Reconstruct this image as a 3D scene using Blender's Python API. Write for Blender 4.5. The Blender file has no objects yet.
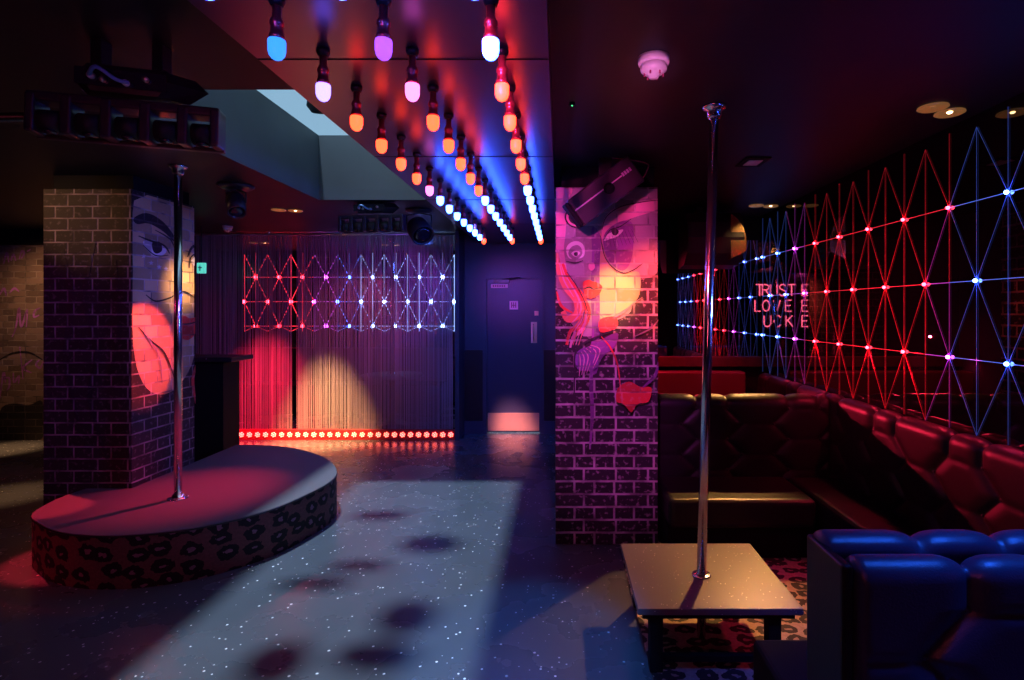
import bpy, bmesh, math, random
from mathutils import Vector, Matrix
random.seed(7)
S = bpy.context.scene
COL = S.collection
PI = math.pi
F = 551.0; VX = 559.0; VY = 311.0; H = 1.57
# ---------------------------------------------------------------- camera, world, lights
cam_d = bpy.data.cameras.new('camera'); cam = bpy.data.objects.new('camera', cam_d); COL.objects.link(cam)
cam.location = (0, 0, H); cam.rotation_euler = (PI/2, 0, 0)
cam_d.sensor_width = 36; cam_d.lens = F/1024*36
cam_d.shift_x = -(VX-512)/1024; cam_d.shift_y = -(340-VY)/1024
cam_d.clip_start = .02
S.camera = cam
w = bpy.data.worlds.new('world'); S.world = w; w.use_nodes = True
w.node_tree.nodes['Background'].inputs[0].default_value = (.40, .66, .90, 1)
w.node_tree.nodes['Background'].inputs[1].default_value = .85
S.view_settings.view_transform = 'Standard'; S.view_settings.look = 'None'
S.view_settings.gamma = 1; S.view_settings.exposure = 0; S.view_settings.use_curve_mapping = False

def spot(name, loc, tgt, col, energy, angle, blend=.5, r=.03):
    d = bpy.data.lights.new(name, 'SPOT'); d.color = col; d.energy = energy
    d.spot_size = math.radians(angle); d.spot_blend = blend; d.shadow_soft_size = r
    o = bpy.data.objects.new(name, d); COL.objects.link(o); o.location = loc
    v = Vector(tgt)-Vector(loc); o.rotation_euler = v.to_track_quat('-Z', 'Y').to_euler()
    return o
WARM = (1, .55, .22); RED = (1, .02, .07); BLUE = (.06, .16, 1); MAG = (1, .05, .55); PUR = (.5, .1, 1)
# daylight falling through the skylight
spot('daylight', (-2.54, 4.4, 7.9), (-1.6, 3.5, 2.5), (.60, .76, 1.0), 4700, 40, .1, .14)
# warm downlights of the ceiling
spot('downlight_table', (1.92, 5.09, 2.50), (.80, 3.05, .3), (1, .45, .12), 430, 30, 1, .03)
spot('downlight_seat', (1.95, 5.05, 2.49), (1.10, 3.60, .5), WARM, 20, 36, .8, .03)
spot('downlight_curtain', (-2.80, 5.75, 2.50), (-2.88, 6.78, -.35), (1, .56, .20), 1900, 33, 1, .04)
spot('downlight_left', (-4.3, 3.1, 2.50), (-3.45, 4.0, 2.25), (1, .5, .2), 24, 40, .8, .05)
spot('downlight_graffiti', (-6.1, 5.7, 2.3), (-6.1, 6.7, 1.5), (1, .50, .25), 30, 100, .9, .05)
spot('downlight_floor_left', (-6.2, 5.9, 2.5), (-6.3, 6.25, 0), (1, .48, .2), 420, 24, 1, .05)
spot('downlight_floor_near', (-4.6, 4.6, 2.5), (-4.70, 4.70, 0), (1, .48, .2), 200, 22, 1, .05)
spot('downlight_face', (-1.8, 4.9, 2.40), (-3.05, 4.48, 1.80), (1, .5, .16), 260, 20, 1, .04)
# stage colour
spot('red_stage_spot', (-2.0, 4.5, 2.44), (-2.55, 3.85, .3), RED, 330, 36, 1, .04)
spot('red_pillar_spot', (-1.55, 4.02, 2.30), (-3.05, 4.06, 1.28), (1, .07, .04), 430, 21, .35, .02)
spot('red_side_spot', (-4.9, 4.5, 2.4), (-3.36, 3.60, .3), (1, .03, .06), 520, 11, .3, .03)
spot('purple_stage', (-1.2, 5.6, 2.4), (-2.3, 4.6, .3), (.35, .2, 1), 18, 50, .9, .1)
spot('red_pillar_wash', (-5.4, 1.4, 2.4), (-3.6, 3.9, 1.0), (1, .03, .25), 22, 60, .9, .1)
spot('blue_pillar_wash', (-.6, 2.7, 2.15), (-3.05, 4.3, 1.4), (.16, .10, 1), 55, 40, .9, .1)
spot('red_stage_side', (-3.9, 1.2, 2.0), (-3.2, 3.2, .1), (1, .03, .05), 30, 26, .9, .1)
# curtain colour
spot('red_curtain', (-3.5, 5.85, 2.44), (-3.65, 6.78, -.3), RED, 1300, 44, 1, .05)
spot('red_curtain_inner', (-3.6, 7.6, 2.4), (-3.6, 6.8, 1.2), (1, .05, .15), 30, 90, .9, .05)
spot('violet_curtain', (-.75, 5.7, 2.15), (-2.3, 6.8, 1.7), (.36, .08, 1), 85, 60, .8, .05)
spot('warm_curtain', (-2.9, 4.4, 2.45), (-2.5, 6.8, 1.1), (1, .16, .40), 70, 44, 1, .05)
spot('blue_room', (-2.0, 8.2, 2.45), (-2.2, 7.8, 2.5), BLUE, 20, 150, 1, .1)
# right pillar
spot('magenta_pillar', (-.5, .8, 2.35), (.25, 3.7, 1.95), (1, .07, .42), 330, 26, .7, .04)
spot('purple_pillar', (.1, 1.4, 2.40), (.32, 3.7, .95), (.80, .08, .70), 190, 30, .9, .05)
spot('red_pillar', (1.40, 2.9, 2.1), (.66, 3.70, 1.72), (1, .08, .05), 300, 36, 1, .02)
spot('warm_pillar', (.75, 2.2, 2.42), (.36, 3.7, 1.66), (1, .55, .10), 260, 15, .8, .02)
# blue wash
spot('blue_sofa', (1.5, 1.26, 2.45), (1.35, 1.50, .95), (.015, .12, 1), 130, 50, .7, .08)
spot('blue_floor', (-.1, 1.0, 2.40), (-.16, 2.45, 0), (.01, .26, 1), 300, 26, .5, .06)
spot('blue_back', (-.8, 5.0, 2.35), (-.8, 6.6, 1.2), (.03, .12, 1), 110, 80, .9, .1)
spot('blue_mid_floor', (-1.6, 5.0, 2.3), (-1.8, 4.6, 0), (.06, .14, 1), 45, 90, .8, .1)
spot('magenta_door', (-.9, 3.6, 2.2), (-.6, 7.0, 1.8), (.8, .06, .8), 80, 22, 1, .1)
spot('rose_door', (-1.0, 5.4, 2.0), (-.6, 7.0, .12), (1, .35, .4), 900, 14, .9, .1)
spot('red_floor_left', (-3.9, .6, 2.3), (-2.2, 2.3, 0), (1, .08, .25), 16, 70, .9, .1)
spot('red_booth', (.9, 5.0, 2.3), (.9, 5.5, .85), RED, 130, 100, .9, .05)
spot('red_ceiling', (.45, 2.5, 1.9), (.45, 2.35, 2.55), (1, .02, .03), 2.2, 70, 1, .05)
spot('blue_ceiling', (1.6, 1.5, 1.7), (1.5, 1.75, 2.55), (.03, .06, 1), 16, 110, 1, .05)
spot('rose_detector', (.2, 1.3, 1.9), (.366, 2.13, 2.5), (1, .25, .7), 40, 14, .9, .02)
spot('booth_red_low', (.55, 5.36, 1.32), (1.95, 3.1, .85), RED, 300, 60, .6, .006)
spot('pole_red', (-.1, 1.9, 2.3), (.75, 2.65, 1.95), (1, .05, .14), 200, 40, 1, .12)  # unseen spot added for a red highlight on the pole
spot('pole_blue', (1.8, 2.1, 1.8), (.70, 2.65, 1.75), (.06, .14, 1), 200, 50, 1, .12)  # unseen spot added for the pole's blue highlight
spot('cheek_warm', (1.95, 4.5, 2.48), (1.66, 5.0, 2.2), (1, .55, .2), 10, 30, .8, .02)  # unseen spot added to brighten the curved speaker's gold cheek
spot('red_ceiling_left', (-2.8, 2.2, 1.9), (-2.6, 2.0, 2.55), (1, .04, .02), 1.2, 120, 1, .05)
# light thrown by the grid onto the bench below it
for yy, cc, ee in ((2.3, (.5, .08, .9), 2), (2.75, RED, 8), (3.2, RED, 9), (3.7, RED, 9), (4.4, RED, 8), (5.1, RED, 8)):
    spot('grid_glow', (2.08-.03, yy, 1.36), (2.08-.11, yy, .95), cc, ee, 120, .8, .02)

# ---------------------------------------------------------------- materials
def _n(nt, t): return nt.nodes.new(t)
def mat(name, col=(.5, .5, .5), rough=.5, metal=0, spec=.5, emit=None, es=1, coat=0, bump=0, bscale=60, ior=None, var=0):
    m = bpy.data.materials.new(name); m.use_nodes = True; nt = m.node_tree; b = nt.nodes['Principled BSDF']
    b.inputs['Base Color'].default_value = (*col, 1); b.inputs['Roughness'].default_value = rough
    b.inputs['Metallic'].default_value = metal; b.inputs['Specular IOR Level'].default_value = spec
    b.inputs['Coat Weight'].default_value = coat
    if ior: b.inputs['IOR'].default_value = ior
    if emit:
        b.inputs['Emission Color'].default_value = (*emit, 1); b.inputs['Emission Strength'].default_value = es
    if bump or var:
        g = _n(nt, 'ShaderNodeNewGeometry'); no = _n(nt, 'ShaderNodeTexNoise'); no.inputs['Scale'].default_value = bscale
        nt.links.new(g.outputs['Position'], no.inputs['Vector'])
        if bump:
            bp = _n(nt, 'ShaderNodeBump'); bp.inputs['Strength'].default_value = bump; bp.inputs['Distance'].default_value = .004
            nt.links.new(no.outputs['Fac'], bp.inputs['Height']); nt.links.new(bp.outputs['Normal'], b.inputs['Normal'])
        if var:
            mx = _n(nt, 'ShaderNodeMixRGB'); mx.inputs[1].default_value = (*[c*(1-var) for c in col], 1)
            mx.inputs[2].default_value = (*[min(1, c*(1+var)) for c in col], 1)
            nt.links.new(no.outputs['Fac'], mx.inputs[0]); nt.links.new(mx.outputs[0], b.inputs['Base Color'])
    return m
def brick_mat(name, col, mortar, mfac=1.0, worn=0.0, rough=.7, bw=.215, rh=.086, ms=.0065):
    m = bpy.data.materials.new(name); m.use_nodes = True; nt = m.node_tree; b = nt.nodes['Principled BSDF']; L = nt.links.new
    g = _n(nt, 'ShaderNodeNewGeometry'); sp = _n(nt, 'ShaderNodeSeparateXYZ'); L(g.outputs['Position'], sp.inputs[0])
    ad = _n(nt, 'ShaderNodeMath'); ad.operation = 'ADD'; L(sp.outputs[0], ad.inputs[0]); L(sp.outputs[1], ad.inputs[1])
    cb = _n(nt, 'ShaderNodeCombineXYZ'); L(ad.outputs[0], cb.inputs[0]); L(sp.outputs[2], cb.inputs[1])
    ns = _n(nt, 'ShaderNodeTexNoise'); ns.inputs['Scale'].default_value = 14; L(cb.outputs[0], ns.inputs['Vector'])
    sb = _n(nt, 'ShaderNodeVectorMath'); sb.operation = 'SCALE'; sb.inputs['Scale'].default_value = .006; L(ns.outputs['Color'], sb.inputs[0])
    va = _n(nt, 'ShaderNodeVectorMath'); va.operation = 'ADD'; L(cb.outputs[0], va.inputs[0]); L(sb.outputs[0], va.inputs[1])
    br = _n(nt, 'ShaderNodeTexBrick'); L(va.outputs[0], br.inputs['Vector'])
    br.inputs['Scale'].default_value = 1; br.inputs['Brick Width'].default_value = bw; br.inputs['Row Height'].default_value = rh
    br.inputs['Mortar Size'].default_value = ms; br.inputs['Mortar Smooth'].default_value = .3; br.inputs['Bias'].default_value = 0; br.squash = .62; br.squash_frequency = 2; br.offset = .44
    br.inputs['Color1'].default_value = (*[c*.55 for c in col], 1); br.inputs['Color2'].default_value = (*[min(1, c*1.35) for c in col], 1)
    mc = [c*(1-mfac)+q*mfac for c, q in zip(col, mortar)]
    br.inputs['Mortar'].default_value = (*mc, 1)
    nm = _n(nt, 'ShaderNodeTexNoise'); nm.inputs['Scale'].default_value = 7; nm.inputs['Detail'].default_value = 7; L(cb.outputs[0], nm.inputs['Vector'])
    mr = _n(nt, 'ShaderNodeMapRange'); mr.inputs[1].default_value = .36; mr.inputs[2].default_value = .6; mr.inputs[3].default_value = .30; mr.inputs[4].default_value = 1.15; L(nm.outputs['Fac'], mr.inputs[0])
    mm = _n(nt, 'ShaderNodeVectorMath'); mm.operation = 'SCALE'; mm.inputs[0].default_value = mc; L(mr.outputs[0], mm.inputs['Scale']); L(mm.outputs[0], br.inputs['Mortar'])
    out = br.outputs['Color']
    if worn:
        n2 = _n(nt, 'ShaderNodeTexNoise'); n2.inputs['Scale'].default_value = 32; n2.inputs['Detail'].default_value = 9; L(cb.outputs[0], n2.inputs['Vector'])
        rp = _n(nt, 'ShaderNodeValToRGB'); rp.color_ramp.elements[0].position = .56; rp.color_ramp.elements[1].position = .68
        L(n2.outputs['Fac'], rp.inputs[0]); ml = _n(nt, 'ShaderNodeMath'); ml.operation = 'MULTIPLY'; ml.inputs[1].default_value = worn; L(rp.outputs[0], ml.inputs[0])
        mx = _n(nt, 'ShaderNodeMixRGB'); L(ml.outputs[0], mx.inputs[0]); L(out, mx.inputs[1]); mx.inputs[2].default_value = (*mortar, 1); out = mx.outputs[0]
    L(out, b.inputs['Base Color']); b.inputs['Roughness'].default_value = rough
    bp = _n(nt, 'ShaderNodeBump'); bp.invert = True; bp.inputs['Strength'].default_value = .7; bp.inputs['Distance'].default_value = .006
    L(br.outputs['Fac'], bp.inputs['Height']); L(bp.outputs['Normal'], b.inputs['Normal'])
    return m
def leopard_mat(name, base, ring, centre, scale, uv=False):
    m = bpy.data.materials.new(name); m.use_nodes = True; nt = m.node_tree; b = nt.nodes['Principled BSDF']; L = nt.links.new
    if uv:
        tc = _n(nt, 'ShaderNodeTexCoord'); src = tc.outputs['UV']
    else:
        tc = _n(nt, 'ShaderNodeNewGeometry'); src = tc.outputs['Position']
    no = _n(nt, 'ShaderNodeTexNoise'); no.inputs['Scale'].default_value = 16; L(src, no.inputs['Vector'])
    sc = _n(nt, 'ShaderNodeVectorMath'); sc.operation = 'SCALE'; sc.inputs['Scale'].default_value = .05; L(no.outputs['Color'], sc.inputs[0])
    ad = _n(nt, 'ShaderNodeVectorMath'); ad.operation = 'ADD'; L(src, ad.inputs[0]); L(sc.outputs[0], ad.inputs[1])
    mp = _n(nt, 'ShaderNodeMapping'); mp.inputs['Scale'].default_value = (.8, 1.15, .01 if not uv else 1); L(ad.outputs[0], mp.inputs['Vector'])
    vo = _n(nt, 'ShaderNodeTexVoronoi'); vo.voronoi_dimensions = '2D'; vo.inputs['Scale'].default_value = scale; vo.inputs['Randomness'].default_value = .5
    L(mp.outputs[0], vo.inputs['Vector'])
    n2 = _n(nt, 'ShaderNodeTexNoise'); n2.inputs['Scale'].default_value = 34; L(src, n2.inputs['Vector'])
    m2 = _n(nt, 'ShaderNodeMath'); m2.operation = 'MULTIPLY_ADD'; m2.inputs[1].default_value = .30; m2.inputs[2].default_value = -.15; L(n2.outputs['Fac'], m2.inputs[0])
    a2 = _n(nt, 'ShaderNodeMath'); a2.operation = 'ADD'; L(vo.outputs['Distance'], a2.inputs[0]); L(m2.outputs[0], a2.inputs[1])
    rp = _n(nt, 'ShaderNodeValToRGB'); e = rp.color_ramp.elements; rp.color_ramp.interpolation = 'CONSTANT'
    e[0].position = 0; e[0].color = (*centre, 1); e[1].position = .12; e[1].color = (*ring, 1)
    q = e.new(.41); q.color = (*base, 1)
    L(a2.outputs[0], rp.inputs[0])
    wv = _n(nt, 'ShaderNodeTexNoise'); wv.inputs['Scale'].default_value = 60; L(src, wv.inputs['Vector'])
    mx = _n(nt, 'ShaderNodeMixRGB'); mx.blend_type = 'MULTIPLY'; mx.inputs[0].default_value = .6; L(rp.outputs[0], mx.inputs[1]); L(wv.outputs['Fac'], mx.inputs[2])
    L(mx.outputs[0], b.inputs['Base Color']); b.inputs['Roughness'].default_value = .75
    return m
def fleck_mat(name, base, fleck, rough, scale=70, dens=.05, spec=.5, var=.3):
    m = bpy.data.materials.new(name); m.use_nodes = True; nt = m.node_tree; b = nt.nodes['Principled BSDF']; L = nt.links.new
    g = _n(nt, 'ShaderNodeNewGeometry')
    vo = _n(nt, 'ShaderNodeTexVoronoi'); vo.inputs['Scale'].default_value = scale; L(g.outputs['Position'], vo.inputs['Vector'])
    sp = _n(nt, 'ShaderNodeSeparateColor'); L(vo.outputs['Color'], sp.inputs[0])
    lt = _n(nt, 'ShaderNodeMath'); lt.operation = 'LESS_THAN'; lt.inputs[1].default_value = dens; L(sp.outputs[0], lt.inputs[0])
    rs = _n(nt, 'ShaderNodeMath'); rs.operation = 'MULTIPLY'; rs.inputs[1].default_value = .42; L(sp.outputs[1], rs.inputs[0])
    l2 = _n(nt, 'ShaderNodeMath'); l2.operation = 'LESS_THAN'; L(vo.outputs['Distance'], l2.inputs[0]); L(rs.outputs[0], l2.inputs[1])
    mu = _n(nt, 'ShaderNodeMath'); mu.operation = 'MULTIPLY'; L(lt.outputs[0], mu.inputs[0]); L(l2.outputs[0], mu.inputs[1])
    no = _n(nt, 'ShaderNodeTexNoise'); no.inputs['Scale'].default_value = 2.5; no.inputs['Detail'].default_value = 8; L(g.outputs['Position'], no.inputs['Vector'])
    mv = _n(nt, 'ShaderNodeMixRGB'); mv.inputs[1].default_value = (*[c*(1-var) for c in base], 1); mv.inputs[2].default_value = (*[c*(1+var) for c in base], 1); L(no.outputs['Fac'], mv.inputs[0])
    mx = _n(nt, 'ShaderNodeMixRGB'); L(mu.outputs[0], mx.inputs[0]); L(mv.outputs[0], mx.inputs[1]); mx.inputs[2].default_value = (*fleck, 1)
    L(mx.outputs[0], b.inputs['Base Color'])
    rr = _n(nt, 'ShaderNodeMath'); rr.operation = 'MULTIPLY_ADD'; rr.inputs[1].default_value = .18; rr.inputs[2].default_value = rough-.09; L(no.outputs['Fac'], rr.inputs[0])
    L(rr.outputs[0], b.inputs['Roughness']); b.inputs['Specular IOR Level'].default_value = spec
    return m
def thin_glass(name):
    m = bpy.data.materials.new(name); m.use_nodes = True; nt = m.node_tree
    for n in list(nt.nodes): nt.nodes.remove(n)
    o = _n(nt, 'ShaderNodeOutputMaterial'); t = _n(nt, 'ShaderNodeBsdfTransparent'); t.inputs[0].default_value = (.93, .96, .97, 1)
    g = _n(nt, 'ShaderNodeBsdfGlossy'); g.inputs['Roughness'].default_value = .03; x = _n(nt, 'ShaderNodeMixShader'); x.inputs[0].default_value = .07
    nt.links.new(t.outputs[0], x.inputs[1]); nt.links.new(g.outputs[0], x.inputs[2]); nt.links.new(x.outputs[0], o.inputs[0]); return m

M = dict(
    floor=fleck_mat('dark glossy flecked floor', (.085, .095, .108), (.95, .95, .95), .27, 62, .09, .6, .15),
    ceil=mat('dark satin ceiling', (.018, .017, .022), .45, 0, .15, bump=.05, bscale=30),
    bulbceil=mat('dark gloss ceiling panel', (.165, .11, .21), .29, .9, .5, bump=.02, bscale=8),
    black=mat('matt black', (.010, .010, .012), .75, 0, .12),
    blackg=mat('satin black', (.015, .015, .018), .3),
    darkwall=mat('dark blue painted wall', (.05, .06, .10), .45, var=.15, bscale=4),
    dado=mat('near black dado', (.012, .012, .018), .4),
    voidw=mat('pale painted shaft', (.095, .110, .118), .6, var=.25, bscale=2.2),
    brick=brick_mat('dark brick pale mortar', (.022, .016, .024), (.50, .40, .46), 1, .6, ms=.0085),
    brickl=brick_mat('dark red brick', (.028, .018, .02), (.33, .25, .27), 1, .30),
    brickg=brick_mat('pale worn brick', (.24, .16, .11), (.34, .26, .19), 1, .3, bw=.22, rh=.076),
    blackglass=mat('black glass', (.004, .004, .005), .004, 0, 1.0, ior=1.75),
    mirror=mat('tinted mirror', (.55, .50, .55), .02, 1),
    mirror2=mat('dark mirror', (.30, .28, .34), .05, 1),
    chrome=mat('chrome', (.85, .85, .87), .17, 1),
    steel=mat('brushed steel', (.7, .68, .66), .3, 1),
    brass=mat('brushed brass', (.85, .52, .36), .5, .7, var=.1, bscale=8),
    leather=mat('black leather', (.012, .010, .013), .42, 0, .35, bump=.12, bscale=160),
    leatherb=mat('dark blue leather', (.03, .04, .08), .36, 0, .6, bump=.2, bscale=220),
    leatherr=mat('red black leather', (.11, .02, .025), .38, 0, .6, bump=.2, bscale=220),
    leop=leopard_mat('leopard fabric', (.20, .085, .075), (.006, .005, .006), (.33, .18, .24), 8.4, True),
    leopc=leopard_mat('leopard carpet', (.62, .42, .36), (.03, .015, .02), (.52, .33, .30), 10),
    deck=mat('grey stage carpet', (.12, .105, .11), .85, bump=.6, bscale=300, var=.15),
    table=fleck_mat('dark flecked table', (.17, .14, .15), (.9, .8, .7), .33, 140, .05, .5, .1),
    stringm=mat('metallic string', (.50, .36, .42), .35, .35),
    redp=mat('red painted riser', (.45, .02, .03), .4),
    bulbholder=mat('copper lamp holder', (.65, .12, .14), .28, .8),
    white=mat('white plastic', (.75, .7, .72), .4),
    grill=mat('dark grille', (.03, .03, .035), .5, .3, bump=.5, bscale=400),
    lens=mat('dark lens', (.02, .015, .03), .08, 0, .9),
    speaker=mat('black speaker', (.03, .02, .035), .35),
    wood=mat('dark red wood', (.08, .025, .02), .35, bump=.2, bscale=20, var=.3),
    warmE=mat('warm lamp', (1, .8, .5), .4, emit=(1, .62, .28), es=14),
    gold=mat('gold reflector', (.85, .55, .25), .22, 1),
    signE=mat('lit green sign', (.1, .5, .4), .4, emit=(.12, .75, .6), es=.9),
    signW=mat('pink white sign', (.9, .5, .6), .4),
    signD=mat('sign print', (.35, .05, .12), .5),
    flower=mat('flower lamp', (1, .9, .8), .4, emit=(5.5, .62, .40), es=1),
    flowerc=mat('flower lamp rim', (.5, .05, .04), .4, emit=(1, .02, .03), es=.6),
    neon=mat('pink neon tube', (1, .2, .3), .4, emit=(1, .12, .22), es=13),
    glass=thin_glass('skylight glazing'),
)
BULB = dict(
    orange=mat('red glowing bulb', (1, .3, .1), .4, emit=(8, .34, .10), es=1),
    white=mat('white blue glowing bulb', (.8, .9, 1), .4, emit=(.9, 3.6, 38), es=1),
    purple=mat('purple glowing bulb', (.7, .3, 1), .4, emit=(.62, .13, 2.2), es=1),
    pink=mat('pink glowing bulb', (1, .6, .9), .4, emit=(3.4, .55, 2.4), es=1),
    cyan=mat('blue glowing bulb', (.1, .5, 1), .4, emit=(.05, .42, 2.2), es=1),
    violet=mat('pale violet glowing bulb', (.7, .7, 1), .4, emit=(.9, .75, 5), es=1))

# ---------------------------------------------------------------- helpers
def P(px, py, Y): return Vector(((px-VX)*Y/F, Y, H-(py-VY)*Y/F))
def link(name, bm, m, parent=None, smooth=False, origin=None):
    me = bpy.data.meshes.new(name)
    bmesh.ops.recalc_face_normals(bm, faces=bm.faces)
    if smooth:
        for f in bm.faces: f.smooth = True
    bm.to_mesh(me); bm.free()
    for x in (m if isinstance(m, (list, tuple)) else [m]): me.materials.append(x)
    o = bpy.data.objects.new(name, me); COL.objects.link(o)
    if parent is None:
        vs = [v.co for v in me.vertices]
        if origin is None:
            origin = Vector(((min(v.x for v in vs)+max(v.x for v in vs))/2, (min(v.y for v in vs)+max(v.y for v in vs))/2, min(v.z for v in vs)))
        me.transform(Matrix.Translation(-Vector(origin))); o.location = origin
        WL[o.name] = Vector(origin)
    else:
        po = WL[parent.name]; me.transform(Matrix.Translation(-po)); o.parent = parent; WL[o.name] = po.copy()
    return o
WL = {}
def thing(name, loc, label=None, cat=None, group=None):
    o = bpy.data.objects.new(name, None); COL.objects.link(o); o.location = loc; o.empty_display_size = .1; WL[o.name] = Vector(loc)
    return tag(o, label, cat, group)
def tag(o, label=None, cat=None, group=None, kind=None):
    for k, v in (('label', label), ('category', cat), ('group', group), ('kind', kind)):
        if v: o[k] = v
    return o
def struct(name, bm, m, label=None, parent=None):
    o = link(name, bm, m, parent)
    if parent is None: o['kind'] = 'structure'; o['label'] = label; o['category'] = name.split('_')[0]
    return o
def box(bm, x0, x1, y0, y1, z0, z1, mi=0, bev=0, mtx=None):
    t = bmesh.new()
    vs = [t.verts.new((x, y, z)) for x in (x0, x1) for y in (y0, y1) for z in (z0, z1)]
    for q in ((0, 1, 3, 2), (4, 6, 7, 5), (0, 4, 5, 1), (2, 3, 7, 6), (0, 2, 6, 4), (1, 5, 7, 3)): t.faces.new([vs[i] for i in q])
    bmesh.ops.recalc_face_normals(t, faces=t.faces)
    if bev: bmesh.ops.bevel(t, geom=t.edges[:], offset=bev, segments=3, profile=.5, affect='EDGES')
    merge(bm, t, mi, mtx); return bm
def merge(bm, t, mi=0, mtx=None):
    mp = {}
    for v in t.verts: mp[v] = bm.verts.new(mtx @ v.co if mtx else v.co)
    for f in t.faces:
        try: nf = bm.faces.new([mp[v] for v in f.verts]); nf.material_index = mi; nf.smooth = f.smooth
        except ValueError: pass
    t.free()
def tube(bm, pts, r, n=8, mi=0, mtx=None, caps=True, closed=False):
    pts = [Vector(p) for p in pts]; rings = []; N = len(pts)
    rr = r if isinstance(r, (list, tuple)) else [r]*N
    ref = None
    for i, p in enumerate(pts):
        if closed: d = pts[(i+1) % N]-pts[i-1]
        else: d = pts[min(i+1, N-1)]-pts[max(i-1, 0)]
        if d.length < 1e-9: d = Vector((0, 0, 1))
        d.normalize()
        if ref is None: ref = Vector((1, 0, 0)) if abs(d.x) < .9 else Vector((0, 1, 0))
        a = (ref-d*ref.dot(d)).normalized(); b = d.cross(a); ref = a
        ring = []
        for k in range(n):
            t = 2*PI*k/n; c = p+(a*math.cos(t)+b*math.sin(t))*rr[i]
            ring.append(bm.verts.new(mtx @ c if mtx else c))
        rings.append(ring)
    R = list(zip(rings, rings[1:]))
    if closed: R.append((rings[-1], rings[0]))
    for A, B in R:
        for k in range(n):
            f = bm.faces.new((A[k], A[(k+1) % n], B[(k+1) % n], B[k])); f.material_index = mi; f.smooth = True
    if caps and not closed:
        for ring in (rings[0], rings[-1]):
            f = bm.faces.new(ring); f.material_index = mi
    return bm
def lathe(bm, prof, c=(0, 0, 0), n=24, mi=0, mtx=None, sx=1, sy=1):
    """prof: (radius, z) list, turned about the vertical through c"""
    c = Vector(c); rings = []
    for r, z in prof:
        if r < 1e-6:
            v = c+Vector((0, 0, z)); rings.append([bm.verts.new(mtx @ v if mtx else v)])
        else:
            ring = []
            for k in range(n):
                v = c+Vector((r*sx*math.cos(2*PI*k/n), r*sy*math.sin(2*PI*k/n), z)); ring.append(bm.verts.new(mtx @ v if mtx else v))
            rings.append(ring)
    for A, B in zip(rings, rings[1:]):
        for k in range(n):
            if len(A) == 1 and len(B) == 1: continue
            if len(A) == 1: vs = (A[0], B[(k+1) % n], B[k])
            elif len(B) == 1: vs = (A[k], A[(k+1) % n], B[0])
            else: vs = (A[k], A[(k+1) % n], B[(k+1) % n], B[k])
            f = bm.faces.new(vs); f.material_index = mi; f.smooth = True
    for ring in (rings[0], rings[-1]):
        if len(ring) > 2:
            f = bm.faces.new(ring); f.material_index = mi
    return bm
def prism(bm, poly, z0, z1, mi=0, mtx=None):
    """poly: list of (x, y)"""
    A = [bm.verts.new((mtx @ Vector((x, y, z0))) if mtx else (x, y, z0)) for x, y in poly]
    B = [bm.verts.new((mtx @ Vector((x, y, z1))) if mtx else (x, y, z1)) for x, y in poly]
    n = len(poly)
    for f in (bm.faces.new(A), bm.faces.new(B)): f.material_index = mi
    for k in range(n):
        f = bm.faces.new((A[k], A[(k+1) % n], B[(k+1) % n], B[k])); f.material_index = mi
    return bm
def ball(bm, c, r, n=10, mi=0, mtx=None):
    return lathe(bm, [(max(0, r*math.sin(PI*i/6)) if 0 < i < 6 else 0, -r*math.cos(PI*i/6)) for i in range(7)], c, n, mi, mtx)
def copy_tree(o, parent=None):
    c = o.copy(); COL.objects.link(c)
    if parent is not None: c.parent = parent
    for ch in [x for x in bpy.data.objects if x.parent == o]: copy_tree(ch, c)
    return c
def catmull(pts, n=6, closed=False):
    out = []; N = len(pts); pts = [Vector(p) for p in pts]
    for i in range(N if closed else N-1):
        g = lambda j: pts[j % N] if closed else pts[max(0, min(N-1, j))]
        p0, p1, p2, p3 = g(i-1), g(i), g(i+1), g(i+2)
        for k in range(n):
            t = k/n
            out.append(.5*((2*p1)+(p2-p0)*t+(2*p0-5*p1+4*p2-p3)*t*t+(3*p1-p0-3*p2+p3)*t**3))
    if not closed: out.append(pts[-1])
    return out

# ---------------------------------------------------------------- room shell
CE = H+.98; BC = H+.87; XR = 2.08; YM = 5.70; YC = 6.80; YD = 7.08
struct('floor', box(bmesh.new(), -8.2, 2.3, -1.4, 9.2, -.12, 0), M['floor'], 'dark glossy floor with pale flecks')
hx0, hx1, hy0, hy1 = -2.12, -1.07, 2.44, 4.86
b = bmesh.new()
box(b, -8.2, hx0, -1.4, 9.2, CE, CE+.1); box(b, hx1, 2.3, -1.4, 9.2, CE, CE+.1)
box(b, hx0, hx1, -1.4, hy0, CE, CE+.1); box(b, hx0, hx1, hy1, 9.2, CE, CE+.1)
struct('ceiling', b, M['ceil'], 'dark ceiling with a rectangular skylight shaft')
VT = H+1.55
b = bmesh.new(); t = .06
box(b, hx0-t, hx0, hy0-t, hy1+t, CE+.1, VT); box(b, hx1, hx1+t, hy0-t, hy1+t, CE+.1, VT)
box(b, hx0, hx1, hy1, hy1+t, CE+.1, VT); box(b, hx0, hx1, hy0-t, hy0, CE+.1, VT)
e = .004
box(b, hx0, hx0+e, hy0, hy1, CE, CE+.1); box(b, hx1-e, hx1, hy0, hy1, CE, CE+.1); box(b, hx0+e, hx1-e, hy1-e, hy1, CE, CE+.1)
struct('trim_1', b, M['voidw'], 'pale painted walls of the skylight shaft')
struct('window_1', box(bmesh.new(), hx0, hx1, hy0, hy1, VT-.012, VT), M['glass'], 'clear skylight at the top of the shaft')
b = bmesh.new()
box(b, -1.04, -.035, -1.2, YD, BC, CE)
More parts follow.
